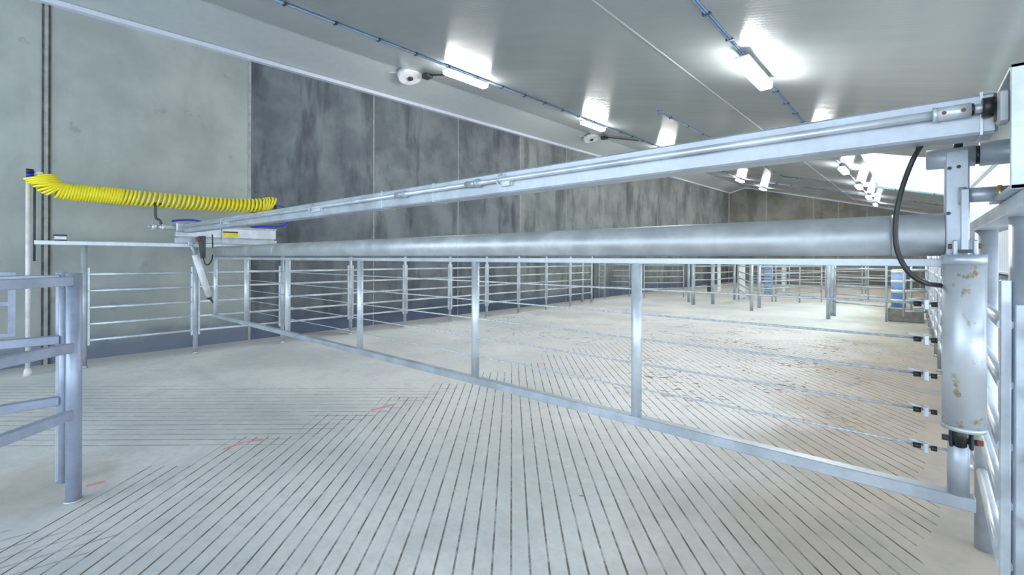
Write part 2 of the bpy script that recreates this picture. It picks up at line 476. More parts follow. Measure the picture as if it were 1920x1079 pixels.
# ================================================================ LIGHTS AND CONDUITS
ORD = ['nearest', 'second', 'third', 'fourth', 'fifth', 'farthest']
def batten(x, y0, label):
    y1 = y0 + 1.08; d = 0.125
    za, zb = roof(x, y0), roof(x, y1)
    t = thing('batten_light', label, 'light', (x, y0, za - d), 'batten lights under the roof')
    MB().bar((x, y0, za - d + 0.03), (x, y1, zb - d + 0.03), 0.15, 0.03, 0.008).build('housing', M['white'], t)
    MB().bar((x, y0 + 0.01, za - d - 0.015), (x, y1 - 0.01, zb - d - 0.015), 0.15, 0.06, 0.02).build('diffuser', M['lamp'], t)
    for y in (y0 + 0.2, y1 - 0.2):
        z = roof(x, y)
        MB().box((x, y, z - 0.05), (0.025, 0.02, 0.09)).build('hanger', M['galv'], t)
for i in range(6):
    batten(-6.42, 5.42 + 4.6 * i, '%s lit batten light in the row under the single conduit nearest the left wall' % ORD[i])
for i in range(6):
    batten(-1.36, 5.2 + 4.5 * i, '%s lit batten light in the row under the double conduit on the right' % ORD[i])

def conduit(label, runs, step, rad, twin=0.0, start_box=False):
    p0 = runs[0]
    t = thing('cable_conduit', label, 'conduit', p0)
    b = MB()
    for a, c in zip(runs, runs[1:]):
        for o in ((-twin, twin) if twin else (0,)):
            b.cyl(Vector(a) + Vector((o, 0, -rad - 0.002)), Vector(c) + Vector((o, 0, -rad - 0.002)), rad, 10)
    b.build('tube', M['conduit'], t)
    if start_box:
        MB().cyl(Vector(p0) + Vector((0, -0.05, -0.05)), Vector(p0) + Vector((0, -0.05, 0)), 0.07, 14).build('end_box', M['conduit'], t)
    for a, c in zip(runs, runs[1:]):
        a, c = Vector(a), Vector(c); L = (c - a).length; n = int(L / step)
        for i in range(n):
            p = a + (c - a) * ((i + 0.5) / n)
            d = (c - a).normalized()
            MB().bar(p - d * 0.016 + Vector((0, 0, -rad)), p + d * 0.016 + Vector((0, 0, -rad)), 2 * rad + 2 * twin + 0.035, 2 * rad + 0.012).build('clip', M['clip'], t)
R = lambda x, y: (x, y, roof(x, y))
conduit('single conduit along the ceiling beside the left wall, above a row of lights', [R(-6.40, 1.5), R(-6.40, 30.5)], 0.72, 0.020)
conduit('double conduit along the ceiling on the right above the brightest light', [R(-1.39, 1.8), R(-1.39, 30.0)], 0.68, 0.009, 0.0105)
conduit('conduit from a round box in mid ceiling, turning across towards the skylight', [R(-3.78, 8.8), R(-3.78, 20.2), R(1.0, 19.7)], 0.95, 0.016, 0, True)
conduit('far conduit crossing the ceiling close to the end wall', [R(-5.2, 24.6), R(1.0, 24.3)], 0.6, 0.018)

def roundel(px, py, label):
    # meets the short left-hand slope
    d = ray(px, py); kz = 6.16 - 0.28 * RX - RY * 32 - 0.06
    p = E0 + d * ((kz - EYE) / (d.z - 0.28 * d.x - RY * d.y))
    t = thing('round_ceiling_fixture', label, 'ceiling fixture', p, 'round ceiling fixtures')
    n = Vector((-0.28, 0, -1)).normalized()
    n = Vector((0.28, -0.025, -1)).normalized()
    MB().cyl(p, p + n * 0.10, 0.27, 24, 0.24).build('disc', M['white'], t)
    MB().cyl(p + n * 0.10, p + n * 0.13, 0.06, 14).build('hub', M['dark'], t)
    b = MB()
    for a in range(4):
        q = n.to_track_quat('Z', 'Y').to_matrix() @ Vector((math.cos(a * math.pi / 2 + 0.5), math.sin(a * math.pi / 2 + 0.5), 0))
        b.bar(p + q * 0.2 - n * 0.03, p + q * 0.42 - n * 0.05, 0.05, 0.02)
    b.build('mounting_arm', M['trim'], t)
    q = p + Vector((0.42, 0.15, 0.0)); q.z = roof(q.x, q.y) - 0.05
    MB().box(q, (0.2, 0.16, 0.10), None, 0.01).build('junction_box', M['dark'], t)
    e = Vector((-6.5, p.y + 0.15, 0)); e.z = roof(e.x, e.y) - 0.03; s0 = Vector((q.x + 0.1, q.y, roof(q.x + 0.1, q.y) - 0.03))
    MB().cyl(s0, e, 0.018, 8).build('cable_arm', M['dark'], t)
roundel(768, 139, 'round white ceiling fixture with dark centre beside the nearest wall-side light')
roundel(1108, 257, 'round white ceiling fixture beside the second wall-side light, farther away')

# ================================================================ WALL-SIDE FENCE
FP = [(-8.41, 0.797), (-8.395, 2.067), (-8.33, 3.347), (-8.30, 4.625), (-8.265, 5.879), (-8.21, 7.112),
      (-8.16, 8.30), (-8.135, 9.52), (-8.125, 10.77), (-8.12, 12.02), (-8.12, 13.3)]
NTH = ['first', 'second', 'third', 'fourth', 'fifth', 'sixth', 'seventh', 'eighth', 'ninth', 'tenth', 'eleventh', 'twelfth']
RAILS = (0.37, 0.59, 0.815, 1.045, 1.27)
def fence_post(x, y, h, r, label, group, mat='galv', base=True):
    t = thing('fence_post', label, 'post', (x, y, 0), group)
    MB().cyl((x, y, 0), (x, y, h), r, 18).build('tube', M[mat], t)
    if base: MB().cyl((x, y, 0), (x, y, 0.035), r + 0.012, 18, r + 0.004).build('collar', M['galv_dull'], t)
    return t
def fence_panel(a, c, label, group, rails=RAILS, rr=0.018, gap=0.055, mat='galv_bright', flat=True, name='livestock_hurdle', z0=None, z1=None, cat='fence', near_only=False):
    a, c = Vector((*a, 0)), Vector((*c, 0)); d = (c - a).normalized()
    a2, c2 = a + d * gap, c - d * gap
    t = thing(name, label, cat, a2, group)
    lo = rails[0] - 0.07 if z0 is None else z0; hi = rails[-1] + 0.09 if z1 is None else z1
    for p in (a2, c2):
        b = MB()
        if flat: b.bar(p + Vector((0, 0, lo)), p + Vector((0, 0, hi)), 0.028, 0.028, 0.003)
        else: b.cyl(p + Vector((0, 0, lo)), p + Vector((0, 0, hi)), 0.022, 12)
        if near_only and p is c2: b.bm.free(); continue
        b.build('upright', M[mat], t)
    for z in rails:
        MB().cyl(a2 + Vector((0, 0, z)), c2 + Vector((0, 0, z)), rr, 12).build('rail', M[mat], t)
    return t
for i, (x, y) in enumerate(FP):
    fence_post(x, y, 1.662, 0.033, '%s galvanised post of the wall-side fence counting from the white pole' % NTH[i], 'wall-side fence posts')
for i, (p, q) in enumerate(zip(FP, FP[1:])):
    fence_panel(p, q, '%s five-rail hurdle along the left wall counting from the white pole' % NTH[i], 'wall-side fence hurdles', gap=0.046)
b = MB()
t = thing('track_rail', 'flat galvanised track rail on top of the wall-side fence posts', 'rail', (-8.42, 0.32, 1.66))
pts = [(-8.42, 0.33)] + FP
b.bar((-8.42, 0.33, 1.69), (-8.13, 13.3, 1.69), 0.09, 0.055, 0.004)
b.build('bar', M['galv_bright'], t)
# white service pole with air fittings
px_, py_ = -8.42, 0.278
t = thing('service_pole', 'tall chalky white pole with blue air fittings near the left wall', 'pole', (px_, py_, 0))
MB().cyl((px_, py_, 0.0), (px_, py_, 2.47), 0.024, 16).build('pole', M['pole_white'], t)
MB().cyl((px_, py_, 0), (px_, py_, 0.09), 0.044, 16, 0.03).build('base_socket', M['pole_white'], t)
MB().cyl((px_ , py_ + 0.055, 1.45), (px_, py_ + 0.055, 2.47), 0.012, 8).build('pipe', M['dark'], t)
for i, m_ in enumerate(('blue', 'blue', 'black')):
    z = 2.50 + i * 0.047
    MB().cyl((px_, py_ - 0.02, z), (px_, py_ + 0.05, z), 0.03, 10).build('fitting', M[m_], t)
for z in (2.53, 2.58):
    MB().cyl((px_, py_ + 0.05, z), (px_ + 0.01, py_ + 0.13, z), 0.016, 8).build('hose_nozzle', M['white'], t)
MB().cyl((px_ + 0.01, py_ + 0.13, 2.53), (px_ + 0.02, py_ + 0.20, 2.53), 0.010, 8).build('brass_tail', M['brass'], t)
# small box on the track
p = onx(113, 457, -8.42)
t = thing('junction_box', 'small black and white box sitting on the track rail right of the white pole', 'box', (p.x, p.y, 1.718))
MB().box((p.x, p.y, 1.755), (0.07, 0.11, 0.04)).build('body', M['white'], t)
MB().box((p.x, p.y, 1.725), (0.08, 0.12, 0.014)).box((p.x, p.y, 1.788), (0.08, 0.125, 0.024)).build('cover', M['dark'], t)
# old gate at the far left, behind the yard fences
t = thing('yard_gate', 'dark blue-grey gate against the left wall beyond the white pole', 'gate', (-8.45, 0.16, 0.5))
MB().box((-8.45, 0.14, 0.91), (0.06, 0.065, 0.80)).build('hinge_stile', M['galv_blue'], t)
MB().box((-8.45, -1.9, 0.91), (0.05, 0.05, 0.80)).build('end_stile', M['galv_blue'], t)
for z in (0.53, 0.92, 1.29):
    MB().box((-8.45, -0.88, z), (0.04, 2.0, 0.045)).build('rail', M['galv_blue'], t)
MB().cyl((-8.40, 0.02, 0.86), (-8.40, -0.22, 0.86), 0.018, 8).build('latch', M['black'], t)
fence_post(-8.45, -0.02 + 0.0 - 2.03, 1.4, 0.04, 'grey post holding the free end of the dark gate at far left', None, 'galv_dull')

# ================================================================ FOREGROUND FENCE AT THE LEFT
vd = Vector((S_, -C_, 0))                      # towards the camera along its axis
A = Vector((-3.872, 0.323, 0)); B = Vector((-4.246, 0.303, 0))
fence = thing('yard_fence', 'nearest blue-grey tube fence at left with round end post on the floor', 'fence', A)
MB().cyl(A, A + Vector((0, 0, 1.405)), 0.038, 24).build('end_post', M['galv_blue'], fence)
MB().cyl(A, A + Vector((0, 0, 0.012)), 0.046, 24).build('weld_foot', M['galv_dull'], fence)
e = A + vd * 1.7 + Vector((0.05, 0.05, 0))
for z in (1.355, 0.948, 0.538):
    MB().bar(A + vd * 0.03 + Vector((0, 0, z)), e + Vector((0, 0, z)), 0.055, 0.056, 0.004).build('rail', M['galv_blue'], fence)
MB().cyl(e, e + Vector((0, 0, 1.405)), 0.051, 24).build('end_post', M['galv_blue'], fence)
fence = thing('yard_fence', 'second blue-grey tube fence at left just behind the nearest one', 'fence', B)
MB().cyl(B, B + Vector((0, 0, 1.405)), 0.024, 18).build('end_post', M['galv_blue'], fence)
MB().box(B + Vector((0.045, 0.035, 0.70)), (0.02, 0.05, 1.39)).box(B + Vector((-0.035, -0.02, 0.70)), (0.02, 0.03, 1.39)).build('guide_strip', M['galv_bright'], fence)
e = B + Vector((-0.10, -2.4, 0))
for z in (1.355, 0.955, 0.55):
    MB().bar(B + Vector((0, -0.02, z)), e + Vector((0, 0, z)), 0.055, 0.056, 0.004).build('rail', M['galv_blue'], fence)
MB().cyl(e, e + Vector((0, 0, 1.405)), 0.045, 18).build('end_post', M['galv_blue'], fence)

# ================================================================ THE CROWD GATE
def ygate(x): return 2.26 + (2.378 - 2.26) * (x + 8.212) / 8.343
def ongate(px, py):
    d = ray(px, py); m = (2.378 - 2.26) / 8.343
    t_ = (2.26 + m * 8.212) / (d.y - m * d.x); return E0 + d * t_
def ga(x, z, dy=0.0): return Vector((x, ygate(x) + dy, z))
XL, XG = -8.20, 0.13
gate = thing('crowd_gate', 'long galvanised crowd gate of big pipe, posts and wire ropes spanning the yard', 'gate', (XL, ygate(XL), 0.58))
xj = ongate(521, 470).x; xend = ongate(1769, 445).x; xw = ongate(1676, 445).x
pipe = MB().cyl(ga(-8.02, 1.597), ga(xend, 1.597), 0.081, 40).build('main_pipe', M['galv_dull'], gate)
MB().cyl(ga(xj - 0.012, 1.597), ga(xj + 0.012, 1.597), 0.0825, 40).cyl(ga(xw - 0.006, 1.597), ga(xw + 0.006, 1.597), 0.084, 40).cyl(ga(-8.03, 1.597), ga(-8.0, 1.597), 0.083, 40).build('weld_ring', M['galv'], pipe)
MB().bar(ga(XL + 0.1, 1.490), ga(xend + 0.02, 1.490), 0.05, 0.030, 0.002).build('top_rail', M['galv'], gate)
MB().bar(ga(XL, 0.606), ga(XG + 0.045, 0.606), 0.055, 0.050, 0.003).build('bottom_rail', M['galv'], gate)
for px, py in ((404, 588), (462, 603), (539.5, 621), (675, 652), (891, 703), (1193, 776)):
    x = ongate(px, py).x
    MB().cyl(ga(x, 0.63), ga(x, 1.476), 0.029, 20).build('post', M['galv_bright'], gate)
CZ = (1.333, 1.196, 1.059, 0.921, 0.782)
xc = ongate(1735, 700).x; xr = ongate(1778, 700).x
for z in CZ:
    cb = MB().cyl(ga(XL + 0.05, z), ga(xr, z), 0.0048, 8).build('wire_rope', M['cable'], gate)
    for o0, o1 in ((-0.035, -0.012), (0.016, 0.034)):
        MB().cyl(ga(xc + o0, z - 0.004), ga(xc + o1, z - 0.004), 0.010, 10).build('sleeve', M['black'], cb)
    MB().box(ga(xc + 0.002, z - 0.004, -0.008), (0.016, 0.022, 0.042), None, 0.004).cyl(ga(xc - 0.05, z + 0.012, 0.0), ga(xc + 0.01, z + 0.008, 0.0), 0.0045, 8).build('clamp', M['galv_bright'], cb)
# right-hand end: stub post, hinge arm and pivot
stub = ongate(1797, 880)
MB().cyl(ga(stub.x, 0.628), ga(stub.x, 0.875), 0.031, 28).build('stub_post', M['galv'], gate)
ax = ongate(1793, 400).x; zt = ongate(1793, 300).z
MB().box(ga(ax, (zt + 1.49) / 2 + 0.02), (0.066, 0.080, zt - 1.47), None, 0.005).build('hinge_arm', M['galv'], gate)
s0, s1 = ongate(1737, 300), ongate(1828, 290)
zs = (ongate(1780, 297).z)
sl = MB().cyl(ga(s0.x, zs), ga(s1.x, zs), 0.038, 32).build('pivot_sleeve', M['galv'], gate)
MB().cyl(ga(s0.x - 0.001, zs), ga(s0.x + 0.004, zs), 0.032, 24).build('open_end', M['dark'], sl)
MB().cyl(ga(ongate(1797, 280).x, zs + 0.036), ga(ongate(1797, 280).x, zs + 0.05), 0.014, 12).build('grease_cap', M['black'], sl)
hb = ongate(1826, 290).x
MB().cyl(ga(hb, zs + 0.002), ga(hb + 0.018, zs + 0.002), 0.034, 20).build('bearing', M['black'], gate)
b = MB()
for px, py in ((1779, 319), (1796, 316), (1777, 402)):
    q = ongate(px, py); b.cyl(ga(q.x, q.z, -0.047), ga(q.x, q.z, -0.044), 0.006, 10)
b.build('bolt_hole', M['black'], gate)
# left-hand end: bracket plate
MB().prism([(-8.10, 1.49), (-8.00, 1.49), (-8.0, 1.83), (-8.26, 1.83), (-8.26, 1.79)], 1, 2.06, 2.10).build('bracket_plate', M['dark'], gate)
MB().cyl(ga(-8.17, 1.78, -0.24), ga(-8.17, 1.78, -0.14), 0.035, 14).build('pivot_pin', M['rust'], gate)

# ================================================================ DRIVE BEAM WITH SHAFT
def ybeam(x): return 1.945 + (2.12 - 1.945) * (x + 8.45) / 8.65
def onbeam(px, py):
    d = ray(px, py); m = 0.175 / 8.65
    return E0 + d * ((1.945 + m * 8.45) / (d.y - m * d.x))
def zbeam(x): return 1.945 + 0.018 * (x + 8.45) / 8.65
def bmx(x, dz=0.0, dy=0.0): return Vector((x, ybeam(x) + dy, zbeam(x) + dz))
bx0, bx1 = onbeam(352, 428).x, onbeam(1866, 230).x
beam = thing('drive_beam', 'square galvanised beam above the gate pipe carrying a long drive shaft', 'beam', bmx(bx0))
MB().bar(bmx(bx0, 0, 0), bmx(bx1, 0, 0), 0.12, 0.128, 0.008).build('box_section', M['galv'], beam)
xs_end = onbeam(1752, 225).x
SD = -0.085
shaft = MB().cyl(bmx(bx0 - 0.02, 0.012, SD), bmx(xs_end, 0.012, SD), 0.0145, 16).build('drive_shaft', M['galv_bright'], beam)
c0, c1, c2, c3 = (onbeam(px, 225).x for px in (1747, 1816, 1852, 1868))
MB().cyl(bmx(c0, 0.012, SD), bmx(c1, 0.012, SD), 0.022, 20).cyl(bmx(c0, 0.012, SD), bmx(c0 + 0.01, 0.012, SD), 0.024, 20).build('coupling_sleeve', M['galv_bright'], shaft)
MB().cyl(bmx(c1, 0.012, SD), bmx(c2, 0.012, SD), 0.0145, 16).build('output_shaft', M['galv_dull'], shaft)
MB().cyl(bmx(c1, 0.012, SD), bmx(c1 + 0.006, 0.012, SD), 0.019, 16).cyl(bmx(c2 - 0.02, 0.012, SD), bmx(c2 + 0.005, 0.012, SD), 0.030, 18).build('rubber_collar', M['black'], shaft)
b = MB()
for f_ in (0.3, 0.8):
    xx = c0 + (c1 - c0) * f_; b.cyl(bmx(xx, 0.010, SD - 0.023), bmx(xx, 0.010, SD - 0.018), 0.006, 10)
b.build('set_screw', M['rust'], shaft)
for px in (770, 905):
    x = onbeam(px, 360).x
    MB().cyl(bmx(x - 0.06, 0.012, SD), bmx(x + 0.06, 0.012, SD), 0.021, 14).cyl(bmx(x + 0.03, 0.012, SD), bmx(x + 0.05, 0.012, SD), 0.027, 14).build('coupling', M['galv'], shaft)
for px in (437, 610, 965):
    x = onbeam(px, 380).x; wd = 0.16 if px < 900 else 0.07
    br = MB().box(bmx(x, -0.012, -0.075), (wd, 0.03, 0.03)).build('shaft_bracket', M['galv_bright'], beam)
    MB().tube(spline([bmx(x - wd / 2, -0.02, SD - 0.02), bmx(x - wd / 2 - 0.01, 0.0, SD - 0.024), bmx(x - wd / 2 - 0.005, 0.035, SD - 0.012), bmx(x - wd / 2, 0.045, SD + 0.012)], 5), 0.005, 8).build('hook', M['galv_bright'], br)
b = MB()
for px in (825, 728):
    x = onbeam(px, 360).x; b.box(bmx(x, 0, 0), (0.012, 0.124, 0.131))
b.build('weld_band', M['galv_bright'], beam)
x = onbeam(1836, 230).x
MB().box(bmx(x, 0.0, -0.004), (0.006, 0.128, 0.136)).build('end_weld', M['galv_bright'], beam)
# small air line clipped along the top of the beam
pts = [onbeam(px, py) + Vector((0, 0.03, 0.0)) for px, py in ((1634, 213), (1652, 212), (1668, 209), (1690, 206), (1712, 202))]
for p in pts: p.z = zbeam(p.x) + 0.072
t = thing('air_line', 'short blue air line with black connector on top of the beam near its right end', 'hose', pts[0])
MB().tube(spline(pts, 6), 0.006, 8).build('tube', M['blue'], t)
MB().bar(pts[-2] + Vector((0, 0, 0.004)), pts[-1] + Vector((0, 0, 0.004)), 0.016, 0.016, 0.003).build('connector', M['black'], t)
MB().box(pts[0], (0.014, 0.02, 0.02)).build('elbow', M['dark'], t)
b = MB()
for i in (1, 2): b.box(pts[i], (0.012, 0.02, 0.018))
b.build('clip', M['white'], t)

# ================================================================ CARRIAGES
# right: C-shaped steel frame on the right-hand track
car = thing('drive_carriage', 'upright galvanised drive carriage frame on the right track at the picture edge', 'carriage', (0.30, 2.1, 1.706))
X0, X1, Y0c, Y1c, Z0, Z1 = 0.212, 0.46, 1.94, 2.43, 1.706, 2.068
b = MB()
b.box((X1 - 0.006, (Y0c + Y1c) / 2, (Z0 + Z1) / 2), (0.012, Y1c - Y0c, Z1 - Z0))
b.build('web_plate', M['galv'], car)
MB().box(((X0 + X1) / 2, Y0c + 0.006, (Z0 + Z1) / 2), (X1 - X0, 0.012, Z1 - Z0), None, 0.002).build('end_plate', M['galv_bright'], car)
MB().box(((X0 + X1) / 2, (Y0c + Y1c) / 2, Z1 - 0.006), (X1 - X0, Y1c - Y0c, 0.012), None, 0.002).build('top_flange', M['galv'], car)
MB().box(((X0 + X1) / 2, (Y0c + Y1c) / 2, Z0 + 0.006), (X1 - X0, Y1c - Y0c, 0.012)).build('bottom_flange', M['galv'], car)
MB().prism([(Y0c + 0.01, Z0 + 0.012), (Y1c - 0.02, Z0 + 0.012), (Y0c + 0.01, Z0 + 0.14)], 0, 0.29, 0.30).build('gusset', M['galv'], car)
sy = ybeam(c3) + SD
p = Vector((c3 - 0.006, sy, zbeam(c3) + 0.012))
bl = MB().box(p + Vector((0.012, 0, -0.008)), (0.028, 0.055, 0.10), None, 0.006).build('bearing_block', M['galv_dull'], car)
MB().cyl(p + Vector((-0.008, -0.005, -0.04)), p + Vector((0.0, -0.005, -0.04)), 0.009, 6).cyl(p + Vector((-0.008, -0.005, 0.03)), p + Vector((0.0, -0.005, 0.03)), 0.009, 6).build('bolt', M['rust'], bl)
MB().cyl(p + Vector((0.02, 0, 0.0)), (X1 - 0.02, p.y, p.z), 0.022, 14).build('gear_shaft', M['dark'], car)
h0, h1 = ongate(1836, 288).x, 0.24
MB().cyl(ga(h0, zs + 0.004), (X1 - 0.01, ygate(h1), zs + 0.004), 0.044, 28).build('hinge_hub', M['galv'], car)
t0, t1 = ongate(1800, 370), ongate(1888, 362)
zt2 = ongate(1840, 369).z
MB().box((0.34, 2.30, 1.90), (0.02, 0.02, 0.05)).build('warning_tab', M['label_yellow'], car)
# tie tube between the cylinder bar and the carriage
TB = -0.075
tie = thing('tie_tube', 'short horizontal tube joining the upright flat bar to the right carriage', 'tube', ga(t0.x, zt2, TB))
MB().cyl(ga(t0.x - 0.004, zt2, TB), (X0 + 0.04, ygate(X0) + TB, zt2), 0.026, 24).build('tube', M['galv'], tie)
MB().cyl(ga(t0.x - 0.008, zt2, TB), ga(t0.x + 0.012, zt2, TB), 0.031, 24).build('collar', M['galv'], tie)
xq = ongate(1868, 372).x
MB().cyl(ga(xq - 0.006, zt2, TB), ga(xq + 0.006, zt2, TB), 0.030, 10).build('brass_fitting', M['brass'], tie)
MB().cyl(ga(xq + 0.008, zt2 - 0.02, TB - 0.02), ga(xq + 0.05, zt2 - 0.035, TB - 0.02), 0.007, 8).build('drain_tail', M['black'], tie)
# right track and fence
t = thing('track_rail', 'flat galvanised track rail on top of the right-hand fence posts', 'rail', (0.29, 1.0, 1.655))
MB().box((0.30, 7.8, 1.68), (0.13, 13.6, 0.050), None, 0.003).build('bar', M['galv_bright'], t)
RP = [2.41, 3.399, 4.65, 5.9, 7.15, 8.4, 9.65, 10.9, 12.15, 13.4, 14.4]
for i, y in enumerate(RP):
    fence_post(0.302 if i == 0 else 0.288, y, 1.655, 0.043 if i < 2 else 0.036, '%s galvanised post of the right-hand fence counting away from the camera' % NTH[i], 'right-hand fence posts', 'galv', i > 1)
for i, (a_, c_) in enumerate(zip(RP, RP[1:])):
    fence_panel((0.248 if i == 0 else 0.272, a_ - (0.075 if i == 0 else 0)), (0.272, c_), '%s five-rail hurdle of the right-hand fence counting away from the camera' % NTH[i + 1], 'right-hand fence hurdles',
                (0.41, 0.625, 0.835, 1.055, 1.27), 0.022, 0.048, 'galv_bright', True, z0=0.02 if i == 0 else 0.3, z1=1.43 if i == 0 else 1.40, near_only=(i == 0))
pn = thing('livestock_hurdle', 'nearest hurdle of the right-hand fence, with a wide end plate at the picture edge', 'fence', (0.33, 2.28, 0.05), 'right-hand fence hurdles')
pl = MB().box((0.325, 2.285, 0.70), (0.125, 0.012, 1.30), None, 0.002).build('end_plate', M['galv'], pn)
b = MB()
for z in (1.15, 0.95, 0.73, 0.5):
    b.cyl((0.295, 2.276, z), (0.295, 2.272, z), 0.008, 10)
b.build('bolt', M['dark'], pl)
for z in (0.41, 0.625, 0.835, 1.055, 1.255):
    MB().cyl((0.335, 2.28, z), (0.345, 1.15, z), 0.023, 14).build('rail', M['galv_bright'], pn)
MB().bar((0.345, 1.14, 0.3), (0.345, 1.14, 1.36), 0.03, 0.03).build('upright', M['galv_bright'], pn)
fence_post(0.345, 1.06, 1.655, 0.053, 'nearest right-hand fence post beside the camera, out of the picture', None, 'galv', False)

# left: channel box on the wall-side track
XC = -8.42
cl = thing('drive_carriage', 'long galvanised channel carriage on the wall-side track holding the left beam end', 'carriage', (XC, 1.81, 1.718))
YA, YB = onx(328, 440, XC + 0.06).y, onx(518, 440, XC + 0.06).y
za, zb = 1.722, 2.0
b = MB()
b.box((XC + 0.02, (YA + YB) / 2, (za + 0.10 + zb - 0.02) / 2), (0.10, YB - YA - 0.02, zb - za - 0.12), None, 0.004)
b.build('upper_box', M['galv_bright'], cl)
MB().box((XC + 0.03, (YA + YB) / 2, zb - 0.010), (0.13, YB - YA, 0.016), None, 0.003).build('top_lip', M['galv_bright'], cl)
MB().box((XC + 0.03, (YA + YB) / 2, za + 0.04), (0.11, YB - YA, 0.08), None, 0.004).build('lower_channel', M['galv'], cl)
MB().box((XC + 0.015, (YA + YB) / 2, za + 0.09), (0.06, YB - YA - 0.06, 0.03)).build('shadow_gap_bar', M['galv_dull'], cl)
b = MB()
for y in (YA + 0.62,): b.box((XC + 0.05, y, (za + zb) / 2), (0.10, 0.014, zb - za - 0.03))
b.build('stiffener', M['galv'], cl)
yl = onx(432, 436, XC + 0.08).y
lb = MB().box((XC + 0.078, yl, 1.885), (0.004, 0.24, 0.085)).build('warning_label', M['label_yellow'], cl)
MB().box((XC + 0.081, yl, 1.917), (0.003, 0.22, 0.022)).build('label_heading', M['black'], lb)
# drive motor at the shaft end
q = bmx(bx0 - 0.06, 0.012, SD)
q = Vector((-8.30, 1.86, 1.95))
mo = MB().cyl((q.x, q.y - 0.30, q.z), (q.x, q.y - 0.06, q.z), 0.035, 18).cyl((q.x, q.y - 0.36, q.z), (q.x, q.y - 0.30, q.z), 0.05, 14).cyl((q.x, q.y - 0.24, q.z), (q.x, q.y - 0.20, q.z), 0.05, 14).build('motor', M['galv_bright'], cl)
MB().cyl((q.x, q.y - 0.40, q.z), (q.x, q.y - 0.36, q.z), 0.022, 10).build('tail_nut', M['galv'], mo)
MB().box((q.x, q.y + 0.04, q.z + 0.01), (0.12, 0.22, 0.13), None, 0.012).build('gearbox', M['galv'], cl)
hk = [Vector((q.x, q.y - 0.24, q.z + 0.02)), Vector((q.x, q.y - 0.26, q.z + 0.10)), Vector((q.x, q.y - 0.31, q.z + 0.14)), Vector((q.x, q.y - 0.31, q.z + 0.33))]
MB().tube(spline(hk, 4), 0.017, 8).build('support_arm', M['dark'], cl)
MB().box(hk[-1] + Vector((0, 0.02, 0.01)), (0.05, 0.13, 0.03), None, 0.006).build('hose_saddle', M['black'], cl)

# ================================================================ LIFT CYLINDERS AND HOSES
# right, large
cp = ongate(1807, 640); OY = -0.10
k_ = (ygate(cp.x) + OY) / ygate(cp.x)
def oncyl(px, py): return ony(px, py, ygate(0.13) + OY)
zc1, zc0 = oncyl(1807, 481).z, oncyl(1807, 803).z
xcy = oncyl(1807, 640).x; ycy = ygate(0.13) + OY
cyl = thing('lift_cylinder', 'large rust-speckled galvanised cylinder hanging upright at the right end of the gate', 'cylinder', (xcy, ycy, zc0))
body = MB().cyl((xcy, ycy, zc0), (xcy, ycy, zc1), 0.058, 48).build('barrel', M['cyl'], cyl)
MB().cyl((xcy, ycy, zc1 - 0.03), (xcy, ycy, zc1 + 0.006), 0.060, 48).build('top_cap', M['galv'], cyl)
MB().cyl((xcy, ycy, zc0 - 0.004), (xcy, ycy, zc0 + 0.012), 0.059, 48, 0.0592).build('bottom_cap', M['galv_dull'], cyl)
for dx in (-0.024, 0.028):
    lg = MB().box((xcy + dx, ycy, zc1 + 0.03), (0.014, 0.03, 0.056), None, 0.004).build('lug', M['galv'], cyl)
    sx = -1 if dx < 0 else 1
    MB().cyl((xcy + dx + sx * 0.007, ycy, zc1 + 0.036), (xcy + dx + sx * 0.017, ycy, zc1 + 0.036), 0.009, 8).build('pin', M['rust'], lg)
MB().box((xcy + 0.002, ycy, zc1 + 0.018), (0.045, 0.02, 0.012)).build('clevis_block', M['dark'], cyl)
zb1 = oncyl(1807, 366).z + 0.02
MB().box((xcy + 0.002, ycy, (zc1 + 0.022 + zb1) / 2), (0.022, 0.02, zb1 - zc1 - 0.022), None, 0.002).build('hanger_bar', M['galv'], cyl)
xs_ = stub.x
ck = MB().cyl((xcy - 0.008, ycy + 0.02, zc0 - 0.07), (xcy - 0.008, ycy, zc0 + 0.0), 0.019, 16).build('rod_eye', M['black'], cyl)
MB().cyl((xcy - 0.055, ycy + 0.035, zc0 - 0.055), (xcy + 0.04, ycy + 0.035, zc0 - 0.055), 0.011, 12).build('rod_pin', M['dark'], ck)
MB().cyl((xcy + 0.035, ycy + 0.03, zc0 - 0.052), (xcy + 0.052, ycy + 0.03, zc0 - 0.052), 0.010, 8).build('rusty_nut', M['rust'], ck)
for dx in (-0.03, 0.022):
    MB().box((xcy + dx, ycy + 0.035, zc0 - 0.045), (0.012, 0.05, 0.07), None, 0.004).build('clevis_cheek', M['black'], cyl)
# left, slim, leaning
a_, c_ = onx(366, 478, -8.30), ongate(392, 557)
d_ = (c_ - a_).normalized()
lc = thing('lift_cylinder', 'slim white cylinder leaning under the left end of the beam', 'cylinder', a_)
MB().cyl(a_, c_, 0.048, 24).build('barrel', M['white'], lc)
MB().cyl(c_ - d_ * 0.01, c_ + d_ * 0.03, 0.050, 24, 0.03).build('end_cap', M['dark'], lc)
MB().cyl(c_ + d_ * 0.03, ongate(401, 569), 0.014, 10).build('rod', M['dark'], lc)
u_ = onx(357, 457, -8.33)
MB().cyl(u_, a_, 0.022, 12).box(u_, (0.05, 0.06, 0.07), None, 0.008).build('upper_clevis', M['galv'], lc)
